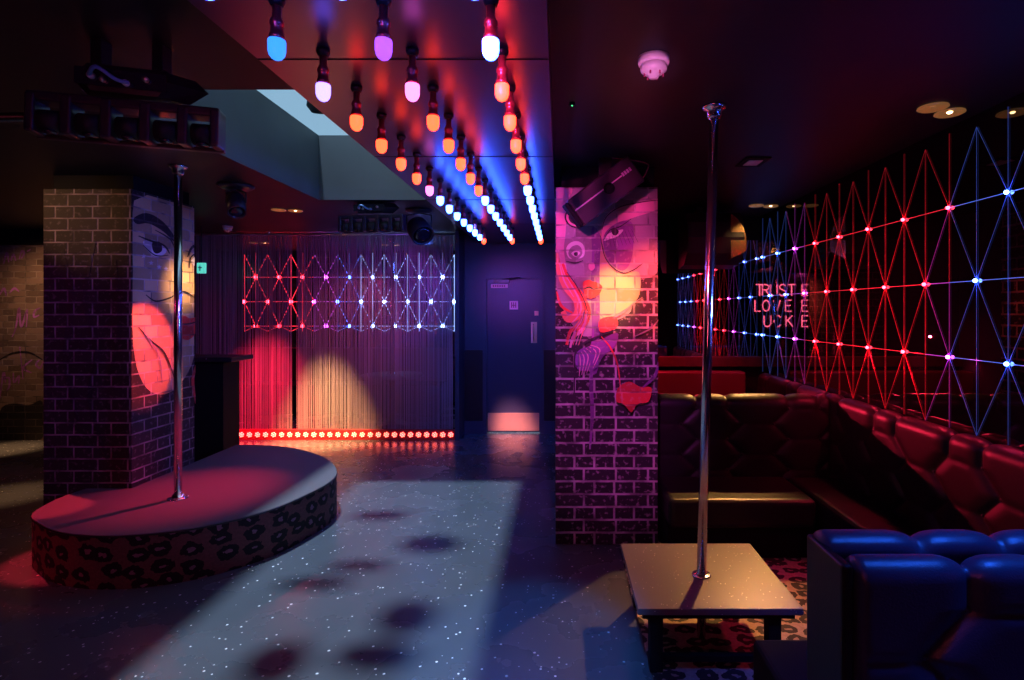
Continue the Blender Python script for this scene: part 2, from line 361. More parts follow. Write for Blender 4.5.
# joint lines across the panel
struct('trim_2', b, M['bulbceil'], 'lowered glossy dark ceiling strip carrying the bulbs')
b = bmesh.new()
for yy in (1.9, 3.1, 4.3, 5.5): box(b, -1.04, -.035, yy, yy+.006, BC-.002, BC-.0005)
struct('trim_3', b, M['black'], 'thin joints across the bulb ceiling strip')
struct('wall_right', box(bmesh.new(), XR, XR+.12, -1.4, YM+.2, 0, CE), M['blackglass'], 'black glass wall behind the light grid')
b = bmesh.new(); box(b, .02, XR, YM, YM+.1, 1.10, 2.30)
struct('wall_booth_mirror', b, M['mirror'], 'tinted mirror at the back of the booths')
b = bmesh.new(); box(b, .02, XR, YM+.1, YM+.2, 0, CE); box(b, .02, XR, YM, YM+.1, 0, 1.0); box(b, .02, XR, YM, YM+.1, 2.30, CE)
struct('wall_booth_back', b, M['black'], 'black wall around the booth mirror')
struct('trim_4', box(bmesh.new(), .02, XR, YM-.06, YM, 1.0, 1.10, bev=.005), M['wood'], 'dark red wooden ledge under the booth mirror')
struct('wall_passage', box(bmesh.new(), -.03, .02, 4.36, YD, 0, CE), M['darkwall'], 'dark wall between the booths and the door passage')
b = bmesh.new()
dx0, dx1 = P(487, 0, YD).x, P(540, 0, YD).x; dz1 = P(0, 279, YD).z
wx0 = -1.262
box(b, wx0, dx0-.05, YD, YD+.12, 1.07, BC); box(b, dx1+.05, -.03, YD, YD+.12, 1.07, BC); box(b, dx0-.05, dx1+.05, YD, YD+.12, dz1+.05, BC)
box(b, wx0, wx0+.05, YC-.12, 8.95, 0, CE); box(b, wx0, -.03, YD, YD+.12, BC, CE)
struct('wall_door', b, M['darkwall'], 'dark blue wall around the exit door')
b = bmesh.new()
box(b, wx0, dx0-.05, YD-.02, YD+.12, 0, 1.07); box(b, dx1+.05, -.03, YD-.02, YD+.12, 0, 1.07)
struct('trim_5', b, M['dado'], 'near black dado panelling beside the door')
b = bmesh.new()
box(b, wx0, dx0-.05, YD-.035, YD-.02, 0, .16); box(b, dx1+.05, -.03, YD-.035, YD-.02, 0, .16)
struct('baseboard_back', b, M['darkwall'], 'dark skirting beside the door')
# door
d = box(bmesh.new(), dx0, dx1, YD+.01, YD+.055, .012, dz1, bev=.003)
door = struct('door_1', d, mat('dark blue door paint', (.05, .055, .10), .4, bump=.04, bscale=40), 'dark blue door with brass kick plate')
b = bmesh.new(); box(b, dx0-.05, dx0, YD-.04, YD+.09, 0, dz1+.05); box(b, dx1, dx1+.05, YD-.04, YD+.09, 0, dz1+.05); box(b, dx0, dx1, YD-.04, YD+.09, dz1, dz1+.05)
link('door_frame', b, M['darkwall'], door)
q = P(487.5, 413, YD); link('kick_plate', box(bmesh.new(), dx0+.01, dx1-.01, YD, YD+.01, .03, q.z, bev=.002), M['brass'], door)
a, c = P(531, 322, YD), P(537, 343, YD)
pl = link('push_plate', box(bmesh.new(), a.x, c.x, YD, YD+.01, c.z, a.z, bev=.002), M['brass'], door)
b = bmesh.new(); tube(b, [(a.x+.03, YD, a.z-.03), (a.x+.03, YD-.045, a.z-.045), (a.x+.03, YD-.045, c.z+.045), (a.x+.03, YD, c.z+.03)], .009)
link('pull_handle', b, M['brass'], pl)
a, c = P(534.5, 311, YD), P(538.5, 315.5, YD); link('lock_cover', box(bmesh.new(), a.x, c.x, YD-.004, YD+.01, c.z, a.z), M['brass'], door)
b = bmesh.new(); a, c = P(494, 279.5, YD), P(521, 282, YD)
box(b, a.x, a.x+.2, YD-.05, YD+.01, a.z-.05, a.z+.0); tube(b, [(a.x+.1, YD-.03, a.z), (c.x-.1, YD-.10, a.z+.01), (c.x, YD-.03, a.z+.03)], .008)
link('door_closer', b, M['speaker'], door)
def wallsign(name, p0, p1, Y, rows, par):
    a, c = P(*p0, Y), P(*p1, Y)
    s = link(name, box(bmesh.new(), a.x, c.x, YD-.004, YD+.01, c.z, a.z, bev=.001), M['signW'], par)
    t = bmesh.new()
    for (u0, u1, v0, v1) in rows:
        box(t, a.x+(c.x-a.x)*u0, a.x+(c.x-a.x)*u1, YD-.006, YD-.003, a.z+(c.z-a.z)*v1, a.z+(c.z-a.z)*v0)
    link('sign_print', t, M['signD'], s)
wallsign('door_sign', (491, 284), (508, 288), YD, [(.1+.13*i, .19+.13*i, .25, .75) for i in range(6)], door)
wallsign('notice_plate', (509.5, 301), (518, 309.5), YD, [(.2, .32, .15, .8), (.44, .56, .15, .8), (.68, .8, .15, .8), (.2, .8, .45, .55)], door)
# VIP room behind the curtains
YV = 8.95
struct('wall_back', box(bmesh.new(), -8.2, wx0, YV, YV+.12, 0, CE), M['mirror2'], 'dark mirror wall behind the string curtains')
b = bmesh.new(); box(b, -8.2, -4.95, 6.70, 6.82, 0, 2.37)
struct('wall_left_brick', b, M['brickg'], 'pale worn brick wall with pink graffiti script')
struct('wall_left_bulkhead', box(bmesh.new(), -8.2, -4.95, 6.6, 6.82, 2.37, CE), M['black'], 'black bulkhead above the graffiti wall')
struct('wall_left', box(bmesh.new(), -8.3, -8.2, -1.4, 9.2, 0, CE), M['black'], 'black side wall far left')
struct('wall_rear', box(bmesh.new(), -8.2, 2.3, -1.4, -1.2, 0, CE), M['black'], 'black wall behind the camera')
struct('wall_vip_side', box(bmesh.new(), -5.55, -5.5, 6.82, YV, 0, CE), M['black'], 'black partition beside the curtained room')

# graffiti strokes on the pale wall
def ribbon(bm, pts, w, place, off, mi=0, n=5, taper=True):
    q = catmull([(x, y, 0) for x, y in pts], n) if len(pts) > 2 else [Vector((x, y, 0)) for x, y in pts]
    N = len(q); A = []; B = []
    for i, p in enumerate(q):
        d = q[min(i+1, N-1)]-q[max(i-1, 0)]
        if d.length < 1e-6: d = Vector((1, 0, 0))
        d.normalize(); nn = Vector((-d.y, d.x, 0)); t = i/(N-1)
        ww = w*(.35+.65*math.sin(PI*min(max(t, .08), .92))) if taper else w
        A.append(bm.verts.new(place(p.x+nn.x*ww/2, p.y+nn.y*ww/2, off))); B.append(bm.verts.new(place(p.x-nn.x*ww/2, p.y-nn.y*ww/2, off)))
    for i in range(N-1):
        f = bm.faces.new((A[i], A[i+1], B[i+1], B[i])); f.material_index = mi
def patch(bm, pts, place, off, mi=0, n=4, smooth=True):
    q = catmull([(x, y, 0) for x, y in pts], n, True) if smooth else [Vector((x, y, 0)) for x, y in pts]
    f = bm.faces.new([bm.verts.new(place(p.x, p.y, off)) for p in q]); f.material_index = mi
def placeG(x, y, off):
    p = P(x, y, 6.70); return Vector((p.x, 6.70-off, p.z))
b = bmesh.new()
k = 60/185
def gz(l): return [(x*k, 230+y*k) for x, y in l]
for l in ([(38, 330), (50, 300), (60, 240), (66, 300), (85, 245), (82, 300)], [(125, 240), (108, 250), (106, 268), (122, 262)],
          [(12, 105), (22, 70), (28, 100)], [(35, 95), (42, 75), (50, 95)], [(60, 90), (68, 66), (76, 72), (66, 88)], [(85, 66), (95, 60)],
          [(0, 200), (14, 180), (20, 205)], [(30, 195), (45, 180), (60, 190)],
          [(0, 520), (12, 440), (18, 470)], [(10, 462), (28, 455), (30, 480), (22, 495)], [(42, 440), (44, 470), (60, 450), (58, 475)],
          [(62, 360), (72, 460)], [(100, 400), (72, 425), (98, 440)], [(122, 400), (112, 415), (125, 425), (134, 405)]):
    ribbon(b, gz(l), 2.2, placeG, .004)
tag(link('graffiti_script', b, brick_mat('purple spray paint', (.50, .16, .52), (.5, .25, .5), .4)), 'purple handwritten graffiti script on the pale brick wall at far left', 'graffiti')
b = bmesh.new()
patch(b, gz([(0, 560), (40, 535), (90, 540), (132, 530), (132, 640), (0, 680)]), placeG, .003, 0)
swash_m = brick_mat('black spray swash', (.02, .015, .015), (.1, .07, .06), .6)
tag(link('graffiti_swash', b, swash_m), 'solid black painted shape at the foot of the pale brick wall', 'graffiti')
b = bmesh.new()
ribbon(b, gz([(0, 400), (40, 380), (90, 378), (132, 400)]), 2.2, placeG, .004, 0)
tag(link('graffiti_swash', b, brick_mat('black spray paint', (.02, .015, .015), (.1, .07, .06), .6)), 'thin black curved stroke under the pink script on the pale brick wall', 'graffiti')

# ---------------------------------------------------------------- brick pillars
def pillar(x0, x1, y0, y1, ztop, m, label):
    r = thing('brick_pillar', ((x0+x1)/2, (y0+y1)/2, 0), label, 'pillar')
    bm = bmesh.new(); box(bm, x0, x1, y0, y1, 0, ztop, bev=.006); link('shaft', bm, m, r)
    link('capping', box(bmesh.new(), x0+.04, x1-.02, y0+.04, y1-.04, ztop, CE), M['black'], r)
    return r
px0, px1 = P(555.5, 0, 3.7).x, P(658, 0, 3.7).x
pr = pillar(px0, px1, 3.70, 4.36, P(0, 187, 3.7).z, M['brick'], 'brick pillar at centre right with a painted face and red splash')
plx0, plx1 = -3.69, -3.055
pl_ = pillar(plx0, plx1, 3.94, 4.62, 2.445, M['brickl'], 'dark brick pillar rising behind the oval stage')
# murals
def paint(name, c, mf=.35, worn=.2): return brick_mat(name, c, (.6, .5, .55), mf, worn, .6)
pm = [paint('pink paint', (.72, .30, .42)), paint('violet paint', (.20, .06, .26), .3), paint('skin paint', (.60, .43, .24), .5), paint('red paint', (.75, .05, .04), .2),
      paint('black paint', (.02, .012, .02), .1, .05), paint('white paint', (.85, .75, .78), .2), paint('orange paint', (.80, .20, .12), .3), paint('grey paint', (.30, .24, .28), .4)]
PINK, VIO, SKIN, REDP, BLK, WHT, ORA, GRY = range(8)
def placeR(x, y, off):
    p = P(550+x/3.583, 180+y/3.583, 3.70); return Vector((min(max(p.x, px0+.004), px1-.004), 3.70-.0015-off*.0006, min(p.z, 2.395)))
b = bmesh.new(); o_ = [0]
def pa(pts, mi): o_[0] += 1; patch(b, pts, placeR, o_[0], mi)
def ri(pts, wd, mi): o_[0] += 1; ribbon(b, pts, wd, placeR, o_[0], mi)
pa([(24, 32), (385, 32), (385, 120), (385, 330), (300, 360), (290, 470), (220, 510), (120, 560), (30, 420), (24, 250)], GRY)
pa([(22, 30), (80, 30), (62, 90), (56, 190), (50, 250), (60, 330), (40, 300), (22, 280)], PINK)
pa([(180, 190), (196, 262), (215, 305), (260, 335), (318, 330), (322, 400), (300, 440), (240, 480), (195, 500), (155, 480), (170, 430), (176, 330)], SKIN)
pa([(60, 310), (90, 360), (110, 420), (150, 480), (150, 330), (110, 290)], GRY)
pa([(150, 170), (182, 205), (178, 300), (178, 500), (172, 676), (146, 676), (150, 520), (146, 400), (150, 260)], VIO)
pa([(185, 180), (200, 130), (250, 95), (385, 70), (385, 105), (300, 135), (240, 160), (200, 205), (188, 260)], PINK)
pa([(190, 215), (205, 180), (250, 150), (290, 150), (300, 200), (290, 290), (260, 325), (220, 300), (198, 260)], VIO)
pa([(192, 218), (205, 196), (232, 184), (262, 178), (245, 200), (215, 212)], WHT)
pa([(220, 178), (234, 174), (246, 184), (238, 198), (224, 196)], BLK)
ri([(192, 216), (215, 180), (250, 168), (290, 140)], 4, BLK)
for i in range(9):
    t = i/8; ri([(200+90*t, 206-30*t), (205+110*t, 245-20*t)], 2, BLK)
ri([(180, 200), (194, 270), (222, 312), (262, 334), (300, 322), (330, 300)], 4, BLK)
ri([(186, 180), (200, 135), (250, 98), (330, 80), (385, 74)], 3.5, BLK)
# rings of hair, upper left
for rr_, mi in ((44, BLK), (38, PINK), (30, BLK), (22, PINK)):
    pa([(96+rr_*math.cos(u*PI/4), 134+rr_*.9*math.sin(u*PI/4)) for u in range(8)], mi)
# small face with eye, left
pa([(58, 250), (70, 228), (95, 220), (118, 232), (124, 262), (112, 280), (70, 282)], WHT)
pa([(66, 258), (78, 240), (98, 234), (112, 246), (114, 268), (92, 288), (70, 276)], GRY)
pa([(76, 264), (92, 254), (108, 262), (92, 276)], WHT); pa([(86, 262), (98, 260), (98, 272), (88, 272)], BLK)
ri([(58, 292), (90, 298), (118, 290)], 5, BLK)
pa([(140, 300), (156, 298), (160, 315), (148, 326), (138, 316)], PINK)
# orange hair swirls
for k_, (l, wd, mi) in enumerate([([(22, 262), (34, 320), (60, 380), (100, 430), (100, 480), (64, 498), (46, 470)], 36, ORA), ([(30, 250), (48, 320), (80, 380), (112, 425)], 9, PINK), ([(24, 400), (40, 450), (80, 476)], 10, REDP), ([(45, 300), (70, 360), (110, 410), (135, 470), (120, 520), (75, 540), (60, 590)], 20, REDP),
        ([(60, 350), (100, 420), (110, 470), (80, 510)], 7, PINK), ([(130, 480), (120, 530), (85, 560), (72, 600)], 14, PINK), ([(34, 300), (50, 360), (85, 420)], 5, PINK),
        ([(60, 330), (95, 380), (125, 440), (140, 500)], 4, BLK)]): ri(l, wd, mi)
# lips, chin, neck
pa([(118, 368), (138, 358), (152, 364), (168, 368), (186, 382), (176, 408), (152, 424), (128, 420), (120, 398)], REDP)
ri([(120, 392), (140, 384), (156, 392), (186, 384)], 6, BLK)
ri([(170, 470), (200, 498), (250, 482), (300, 440), (330, 420)], 5, GRY)
pa([(178, 500), (232, 490), (238, 528), (180, 545)], REDP)
ri([(238, 536), (180, 556), (120, 584), (92, 616), (88, 672), (86, 800)], 8, BLK)
pa([(96, 616), (150, 590), (238, 546), (232, 596), (190, 630), (160, 676), (98, 676)], VIO)
for q_ in range(6): ri([(104+q_*8, 620-q_*6), (108+q_*14, 650-q_*8), (104+q_*9, 700-q_*4)], 4, PINK)
for q_ in range(5): ri([(62+q_*10, 590), (78+q_*10, 540), (104+q_*7, 505), (112+q_*7, 470)], 4, PINK if q_ % 2 else ORA)
ri([(182, 560), (215, 600), (240, 660), (250, 740)], 6, REDP)
ri([(150, 600), (146, 720), (150, 840), (142, 960)], 14, VIO)
pa([(240, 745), (280, 720), (320, 738), (360, 742), (350, 790), (310, 800), (290, 830), (262, 800), (236, 790)], REDP)
ri([(385, 650), (372, 700), (330, 740)], 12, VIO)
ri([(300, 560), (360, 530), (385, 500)], 6, GRY)
link('mural', b, pm, pr)
# left pillar side face
def placeL(x, y, off):
    px_, py_ = 125+x/3.4, 180+y/3.4; X = plx1; Y = F*X/(px_-VX); return Vector((X+.0015+off*.0006, min(max(Y, 3.945), 4.61), min(H-(py_-VY)*Y/F, 2.43)))
b = bmesh.new(); o_ = [0]
def pa(pts, mi): o_[0] += 1; patch(b, pts, placeL, o_[0], mi)
def ri(pts, wd, mi): o_[0] += 1; ribbon(b, pts, wd, placeL, o_[0], mi)
pa([(30, 70), (250, 90), (250, 400), (250, 560), (190, 690), (120, 730), (60, 690), (27, 560), (26, 300)], SKIN)
pa([(28, 130), (70, 112), (120, 135), (160, 180), (170, 214), (130, 176), (80, 148), (40, 150)], BLK)
pa([(60, 210), (100, 205), (140, 240), (110, 262), (80, 245)], WHT); pa([(92, 212), (118, 212), (124, 240), (104, 250), (92, 236)], BLK)
ri([(44, 190), (80, 205), (130, 222), (150, 250)], 7, BLK); ri([(60, 222), (100, 256), (145, 256)], 4, BLK); ri([(100, 170), (150, 200), (165, 230)], 5, BLK)
ri([(210, 262), (225, 230), (250, 215)], 9, BLK); ri([(215, 300), (222, 262), (250, 245)], 5, BLK); pa([(222, 275), (236, 262), (250, 268), (250, 290), (230, 290)], WHT)
for sx_, sy_ in ((60, 258), (85, 282), (112, 296), (135, 302)):
    o_[0] += 1; q = []
    for i in range(10):
        r_ = 9 if i % 2 == 0 else 4; q.append((sx_+r_*math.sin(i*PI/5), sy_-r_*math.cos(i*PI/5)))
    patch(b, q, placeL, o_[0], WHT, smooth=False)
ri([(66, 390), (100, 412), (150, 400), (160, 392)], 6, BLK); ri([(170, 385), (200, 380), (232, 400)], 5, BLK)
pa([(160, 480), (195, 462), (215, 470), (245, 466), (248, 480), (238, 520), (205, 545), (172, 520)], REDP); ri([(165, 486), (205, 490), (246, 480)], 5, BLK)
ri([(40, 500), (80, 545), (130, 590), (165, 680)], 7, BLK); ri([(60, 520), (110, 600), (120, 690)], 5, GRY)
ri([(240, 620), (225, 680), (235, 760)], 10, REDP)
link('mural', b, pm, pl_)
# dark swirls on the pillar's front
b = bmesh.new()
def placeLF(x, y, off):
    p = P(x, y, 3.94); return Vector((p.x, 3.94-.0015-off*.0006, p.z))
for i, (l, wd) in enumerate([([(62, 250), (72, 300), (66, 360), (78, 420)], 7), ([(95, 240), (85, 300), (98, 350), (90, 400), (108, 460)], 6), ([(115, 260), (120, 330), (108, 380)], 5)]):
    ribbon(b, l, wd, placeLF, i+1, 0)
link('painted_swirl', b, [paint('dark swirl paint', (.015, .01, .02), .3, .1)], pl_)

# ---------------------------------------------------------------- bulbs
OR = ['first', 'second', 'third', 'fourth', 'fifth', 'sixth', 'seventh', 'eighth', 'ninth', 'tenth', 'eleventh', 'twelfth', 'thirteenth', 'fourteenth', 'fifteenth', 'sixteenth', 'seventeenth']
bz = BC-.13
def bulb_proto(kind):
    r = thing('ceiling_bulb', (0, 0, BC), 'x', 'bulb')
    b = bmesh.new(); lathe(b, [(.0, 0), (.022, 0), (.022, -.010), (.017, -.022), (0.0, -.022)][::-1], (0, 0, BC), 16); link('ceiling_rose', b, M['blackg'], r)
    b = bmesh.new(); lathe(b, [(0, -.115), (.018, -.115), (.0205, -.110), (.0205, -.103), (.017, -.101), (.016, -.078), (.019, -.075), (.019, -.066), (.0165, -.060), (.012, -.054), (.012, -.021), (0, -.021)], (0, 0, BC), 16)
    link('lamp_holder', b, M['bulbholder'], r)
    b = bmesh.new(); lathe(b, [(0, -.172), (.007, -.171), (.0145, -.1665), (.0205, -.158), (.0235, -.146), (.0238, -.122), (.0228, -.1165), (.014, -.1145), (0, -.1145)], (0, 0, BC), 20)
    link('glass_bulb', b, BULB[kind], r)
    return r
protos = {}
rows = [(-.19, 'right-hand', ['white']+['orange']*5+['white']*8+['orange']),
        (-.488, 'middle', ['purple', 'pink']+['orange']*5+['white']*7+['orange']),
        (-.785, 'left-hand', ['cyan', 'violet']+['orange']*4+['pink']+['white']*7+['orange'])]
cname = dict(orange='red-orange', white='white-blue', purple='purple', pink='pink-white', cyan='bright blue', violet='pale violet')
for X, rn, ks in rows:
    for i in range(-1, 15):
        kd = ks[max(0, i)]
        if i == -1: kd = 'white'
        Y = 1.533+.3015*i
        if kd not in protos: o = protos[kd] = bulb_proto(kd)
        else: o = copy_tree(protos[kd])
        o.location = (X, Y, BC-.0005)
        if i == -1: o['label'] = 'ceiling bulb just above the frame at the near end of the %s row' % rn
        else: o['label'] = '%s glowing ceiling bulb, %s from the front in the %s row' % (cname[kd], OR[i], rn)
        o['category'] = 'bulb'; o['group'] = 'coloured bulbs on the ceiling'

# ---------------------------------------------------------------- LED grid
def lcol(c, s): return tuple(x*s for x in c)
LC = dict(red=(1, .03, .06), blue=(.10, .22, 1), purple=(.62, .08, .75), ice=(.35, .5, 1))
LM = {k: mat('light grid led '+k, v, .4, emit=v, es=26) for k, v in LC.items()}
LN = {k: mat('light grid line '+k, v, .4, emit=v, es=.14) for k, v in LC.items()}
LN2 = {k: mat('light grid glow line '+k, v, .4, emit=v, es=.7) for k, v in LC.items()}
LNB = {k: mat('back grid line '+k, v, .4, emit=v, es=1.6) for k, v in LC.items()}
keys = list(LC)
def led_grid(name_label, n, colour, place, lr, lw, s_col=.384, z=(H+.549, H+.151, H-.245), ztop=H+.915, zbot=H-.62, ceil=CE, first=0, ls=1):
    """columns c = 0..n at half spacing; place(t, z, off) -> point"""
    r = thing('light_grid', place(n*s_col/4, zbot, 0), name_label, 'light installation')
    half = s_col/2
    for c in range(first, n+1):
        for ri_, zz in enumerate(z):
            if (c+ri_) % 2 == 0:
                b = bmesh.new(); ball(b, place(c*half, zz, .012), lr, 10); link('led_light', b, LM[colour(c, ri_)], r)
    def seg(b, t0, z0, t1, z1, m_idx, wd=lw): tube(b, [place(t0, z0, .004), place(t1, z1, .004)], wd, 5, m_idx)
    ms = [LN[k] for k in keys]+[LN2[k] for k in keys] if ls == 1 else [LNB[k] for k in keys]*2
    for ri_, zz in enumerate(z):
        b = bmesh.new()
        for c in range(first, n): seg(b, c*half, zz, (c+1)*half, zz, 4+keys.index(colour(c, ri_)), lw*1.2)
        link('horizontal_line', b, ms, r)
    for c in range(first, n+1):
        b = bmesh.new(); tp = ztop if c % 2 else ztop+.03
        seg(b, c*half, zbot, c*half, z[1], keys.index(colour(c, 2))); seg(b, c*half, z[1], c*half, tp, keys.index(colour(c, 0)))
        link('vertical_line', b, ms, r)
    levels = [ztop, z[0], z[1], z[2], zbot]
    for li in range(4):
        for ph in (0, 1):
            b = bmesh.new()
            for c in range(first, n):
                # nodes at level li exist where (c + li - 1) even
                up = (c+li-1) % 2 == 0
                if ph == 0: seg(b, c*half, levels[li] if up else levels[li+1], (c+1)*half, levels[li+1] if up else levels[li], keys.index(colour(c, min(2, li))))
            if len(b.verts): link('zigzag_line', b, ms, r)
            else: b.free()
    return r
def colR(c, ri):
    # c = 0 at Y = 1.78
    tab = {0: 'blue', 1: 'blue', 2: 'blue', 3: 'blue', 4: 'blue', 5: 'blue'}
    if c <= 5: return 'blue'
    if c == 6: return 'red' if ri == 0 else 'purple'
    if c <= 12: return 'red'
    if c <= 14: return 'red' if c == 13 else 'red'
    if c <= 16: return 'purple'
    return 'blue'
led_grid('red and blue light grid of lit diamonds on the black glass wall', 20, colR, lambda t, z, off: Vector((XR-off, 1.779+t, z)), .010, .0014)
def colB(c, ri):
    if c <= 6: return 'red'
    if c <= 8: return 'purple'
    if c <= 10: return 'blue'
    return 'ice'
led_grid('light grid of lit diamonds on the mirror wall behind the string curtains', 19, colB, lambda t, z, off: Vector((-5.30+t, YV-.001-off, z)), .028, .0045, zbot=H-.33, s_col=.379, first=1, ls=3.5)

# ---------------------------------------------------------------- string curtains, rail, flower riser
def strings(x0, x1, z0, z1, n, y, seed):
    rnd = random.Random(seed); b = bmesh.new()
    for layer in range(2):
        for i in range(n):
            x = x0+(x1-x0)*(i+rnd.random()*.9)/n; wd = rnd.uniform(.0022, .0042); yy = y+layer*.035+rnd.uniform(-.012, .012)
            sway = rnd.uniform(-.006, .006); zb = z0+rnd.uniform(0, .02); ps = []
            for zz, s in ((z1, 0), ((z0+z1)/2, sway), (zb, sway*.4)):
                ps.append([b.verts.new((x+s+wd*math.cos(a), yy+wd*math.sin(a), zz)) for a in (PI/2, PI*7/6, PI*11/6)])
            for A, B in zip(ps, ps[1:]):
                for k in range(3): b.faces.new((A[k], A[(k+1) % 3], B[(k+1) % 3], B[k]))
    return b
xa, xb = P(196, 0, YC).x, P(291.5, 0, YC).x
xc, xd = P(297, 0, YC).x, P(453, 0, YC).x
o = link('string_curtain', strings(xa, xb, .03, CE-.045, 105, YC, 1), M['stringm']); tag(o, 'string curtain at left, lit red, hanging beside the black counter', 'curtain', kind='stuff')
o = link('string_curtain', strings(xc, xd, .03, CE-.045, 185, YC, 2), M['stringm']); tag(o, 'wide string curtain lit gold and violet, hanging left of the door passage', 'curtain', kind='stuff')
b = bmesh.new(); tube(b, [(-5.0, YC+.02, CE-.03), (wx0-.005, YC+.02, CE-.03)], .014, 10)
rl = thing('curtain_rail', (-3.1, YC+.02, CE-.05), 'thin red-lit metal rail along the ceiling above the string curtains', 'rail')
link('rail_tube', b, M['steel'], rl)
for x in (-4.6, -3.6, -2.6, -1.6):
    link('bracket', box(bmesh.new(), x-.015, x+.015, YC+.005, YC+.035, CE-.03, CE), M['steel'], rl)
fx0, fx1 = P(236.5, 0, YC-.10).x, wx0-.004
rs = thing('flower_light_riser', ((fx0+fx1)/2, YC-.05, 0), 'low red riser with a row of glowing flower lights beneath the string curtains', 'light riser')
link('riser_body', box(bmesh.new(), fx0, fx1, YC-.10, YC-.045, 0, .125, bev=.004), M['redp'], rs)
for i in range(27):
    x = fx0+.06+(fx1-fx0-.11)*i/26; b = bmesh.new(); mt = Matrix.Translation((x, YC-.10, .066)) @ Matrix.Rotation(PI/2, 4, 'X')
    for k in range(6):
        a = k*PI/3+.3; lathe(b, [(0, .012), (.007, .010), (.0095, .002), (.0095, 0), (0, 0)][::-1], (.024*math.cos(a), .024*math.sin(a), 0), 10, 0, mt)
    lathe(b, [(0, 0), (.010, 0), (.009, .010), (0, .014)], (0, 0, 0), 10, 0, mt)
    fl = link('flower_light', b, M['flower'], rs)

# VIP room contents: pole table, bench
def pole(x, y, z0, z1, label, r=.0225, dx=0, name='dance_pole', n=28, flat=False):
    t = thing(name, (x, y, z0), label, 'pole')
    b = bmesh.new(); tube(b, [(x, y, z0+.01), (x+dx, y, z1-.004)], r, n); link('pole_tube', b, M['chrome'], t)
    b = bmesh.new(); lathe(b, [(0, 0), (.046, 0), (.046, .004), (.040, .007), (0, .008)] if flat else [(0, 0), (.062, 0), (.062, .006), (.050, .011), (r+.012, .013), (r+.010, .030), (r+.002, .032), (0, .032)], (x, y, z0), 32); link('floor_flange', b, M['chrome'], t)
    b = bmesh.new(); lathe(b, [(0, -.062), (r+.004, -.060), (r+.012, -.05), (r+.012, -.022), (.048, -.018), (.058, -.008), (.058, 0), (0, 0)], (x+dx, y, z1), 32); link('ceiling_flange', b, M['chrome'], t)
    return t
pole(-2.245, 7.42, .72, CE, 'thin pole seen through the wide string curtain')
t = thing('round_table', (-2.245, 7.42, 0), 'round table with a pole, seen through the wide string curtain', 'table')
b = bmesh.new(); lathe(b, [(0, .68), (.40, .68), (.41, .70), (.40, .72), (0, .72)], (-2.245, 7.42, 0), 40); link('table_top', b, M['table'], t)
b = bmesh.new(); lathe(b, [(0, 0), (.22, 0), (.22, .02), (.04, .05), (.04, .68), (0, .68)], (-2.245, 7.42, 0), 24); link('pedestal', b, M['blackg'], t)
t = thing('bench', (-3.2, 8.6, 0), 'dark bench along the mirror wall behind the string curtains', 'bench')
link('bench_seat', box(bmesh.new(), -5.2, -1.8, 8.35, 8.9, 0, .45, bev=.02), M['leather'], t)
link('bench_back', box(bmesh.new(), -5.2, -1.8, 8.78, 8.93, .45, .98, bev=.02), M['leatherr'], t)

# ---------------------------------------------------------------- downlights
goldglow = mat('gold reflector painted glow', (.85, .55, .25), .3, 1, emit=(1, .45, .14), es=.14)  # faint emission paints lamplight into the gold of the rims
def downlight(x, y, label, z=CE, s=1.2, rot=0):
    t = thing('downlight', (x, y, z), label, 'downlight', 'gold twin downlights')
    for k in (-1, 1):
        cx = x+k*.062*s*math.cos(rot); cy = y+k*.062*s*math.sin(rot)
        b = bmesh.new(); lathe(b, [(.020*s, -.001), (.030*s, -.004), (.042*s, -.003), (.050*s, -.010), (.056*s, -.006), (.054*s, 0), (.020*s, 0)], (cx, cy, z), 24); link('rim', b, goldglow, t)
        b = bmesh.new(); lathe(b, [(0, -.008), (.007*s, -.006), (.011*s, -.001), (0, -.001)], (cx, cy, z), 16); link('lamp', b, M['warmE'] if k > 0 else goldglow, t)
    return t
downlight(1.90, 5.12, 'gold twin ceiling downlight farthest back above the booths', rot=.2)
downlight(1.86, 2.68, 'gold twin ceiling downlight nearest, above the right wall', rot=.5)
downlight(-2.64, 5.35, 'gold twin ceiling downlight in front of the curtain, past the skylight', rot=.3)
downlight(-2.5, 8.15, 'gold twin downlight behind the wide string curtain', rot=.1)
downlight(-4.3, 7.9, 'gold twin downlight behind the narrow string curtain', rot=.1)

# ---------------------------------------------------------------- stage
zs = .305
front = [(-3.36, 3.62), (-3.30, 3.46), (-3.175, 3.335), (-2.886, 3.168), (-2.59, 3.105), (-2.313, 3.14), (-2.072, 3.257), (-1.85, 3.50), (-1.743, 3.797), (-1.70, 4.10), (-1.77, 4.384), (-2.01, 4.74), (-2.40, 5.06), (-2.747, 5.19), (-3.05, 5.21)]
sm = [(p.x, p.y) for p in catmull([(x, y, 0) for x, y in front], 6)]
outline = [(-3.37, 3.93)]+[(-3.385, 3.80), (-3.38, 3.70)]+sm+[(-3.05, 5.0), (-3.05, 4.63), (-3.05, 3.93)]
st = thing('oval_stage', (-2.6, 4.1, 0), 'low oval stage with leopard print side and grey carpeted top', 'stage')
b = bmesh.new(); uvl = b.loops.layers.uv.new('UVMap')
side = [(-3.37, 3.93), (-3.385, 3.80), (-3.38, 3.70)]+sm
acc = 0; prev = None
for p in side:
    if prev:
        d_ = math.dist(p, prev); vs = [b.verts.new((*prev, 0)), b.verts.new((*p, 0)), b.verts.new((*p, zs-.012)), b.verts.new((*prev, zs-.012))]
        f = b.faces.new(vs)
        for lp, uv in zip(f.loops, ((acc, 0), (acc+d_, 0), (acc+d_, zs), (acc, zs))): lp[uvl].uv = uv
        f.smooth = True; acc += d_
    prev = p
bmesh.ops.remove_doubles(b, verts=b.verts, dist=1e-5)
link('leopard_side', b, M['leop'], st)
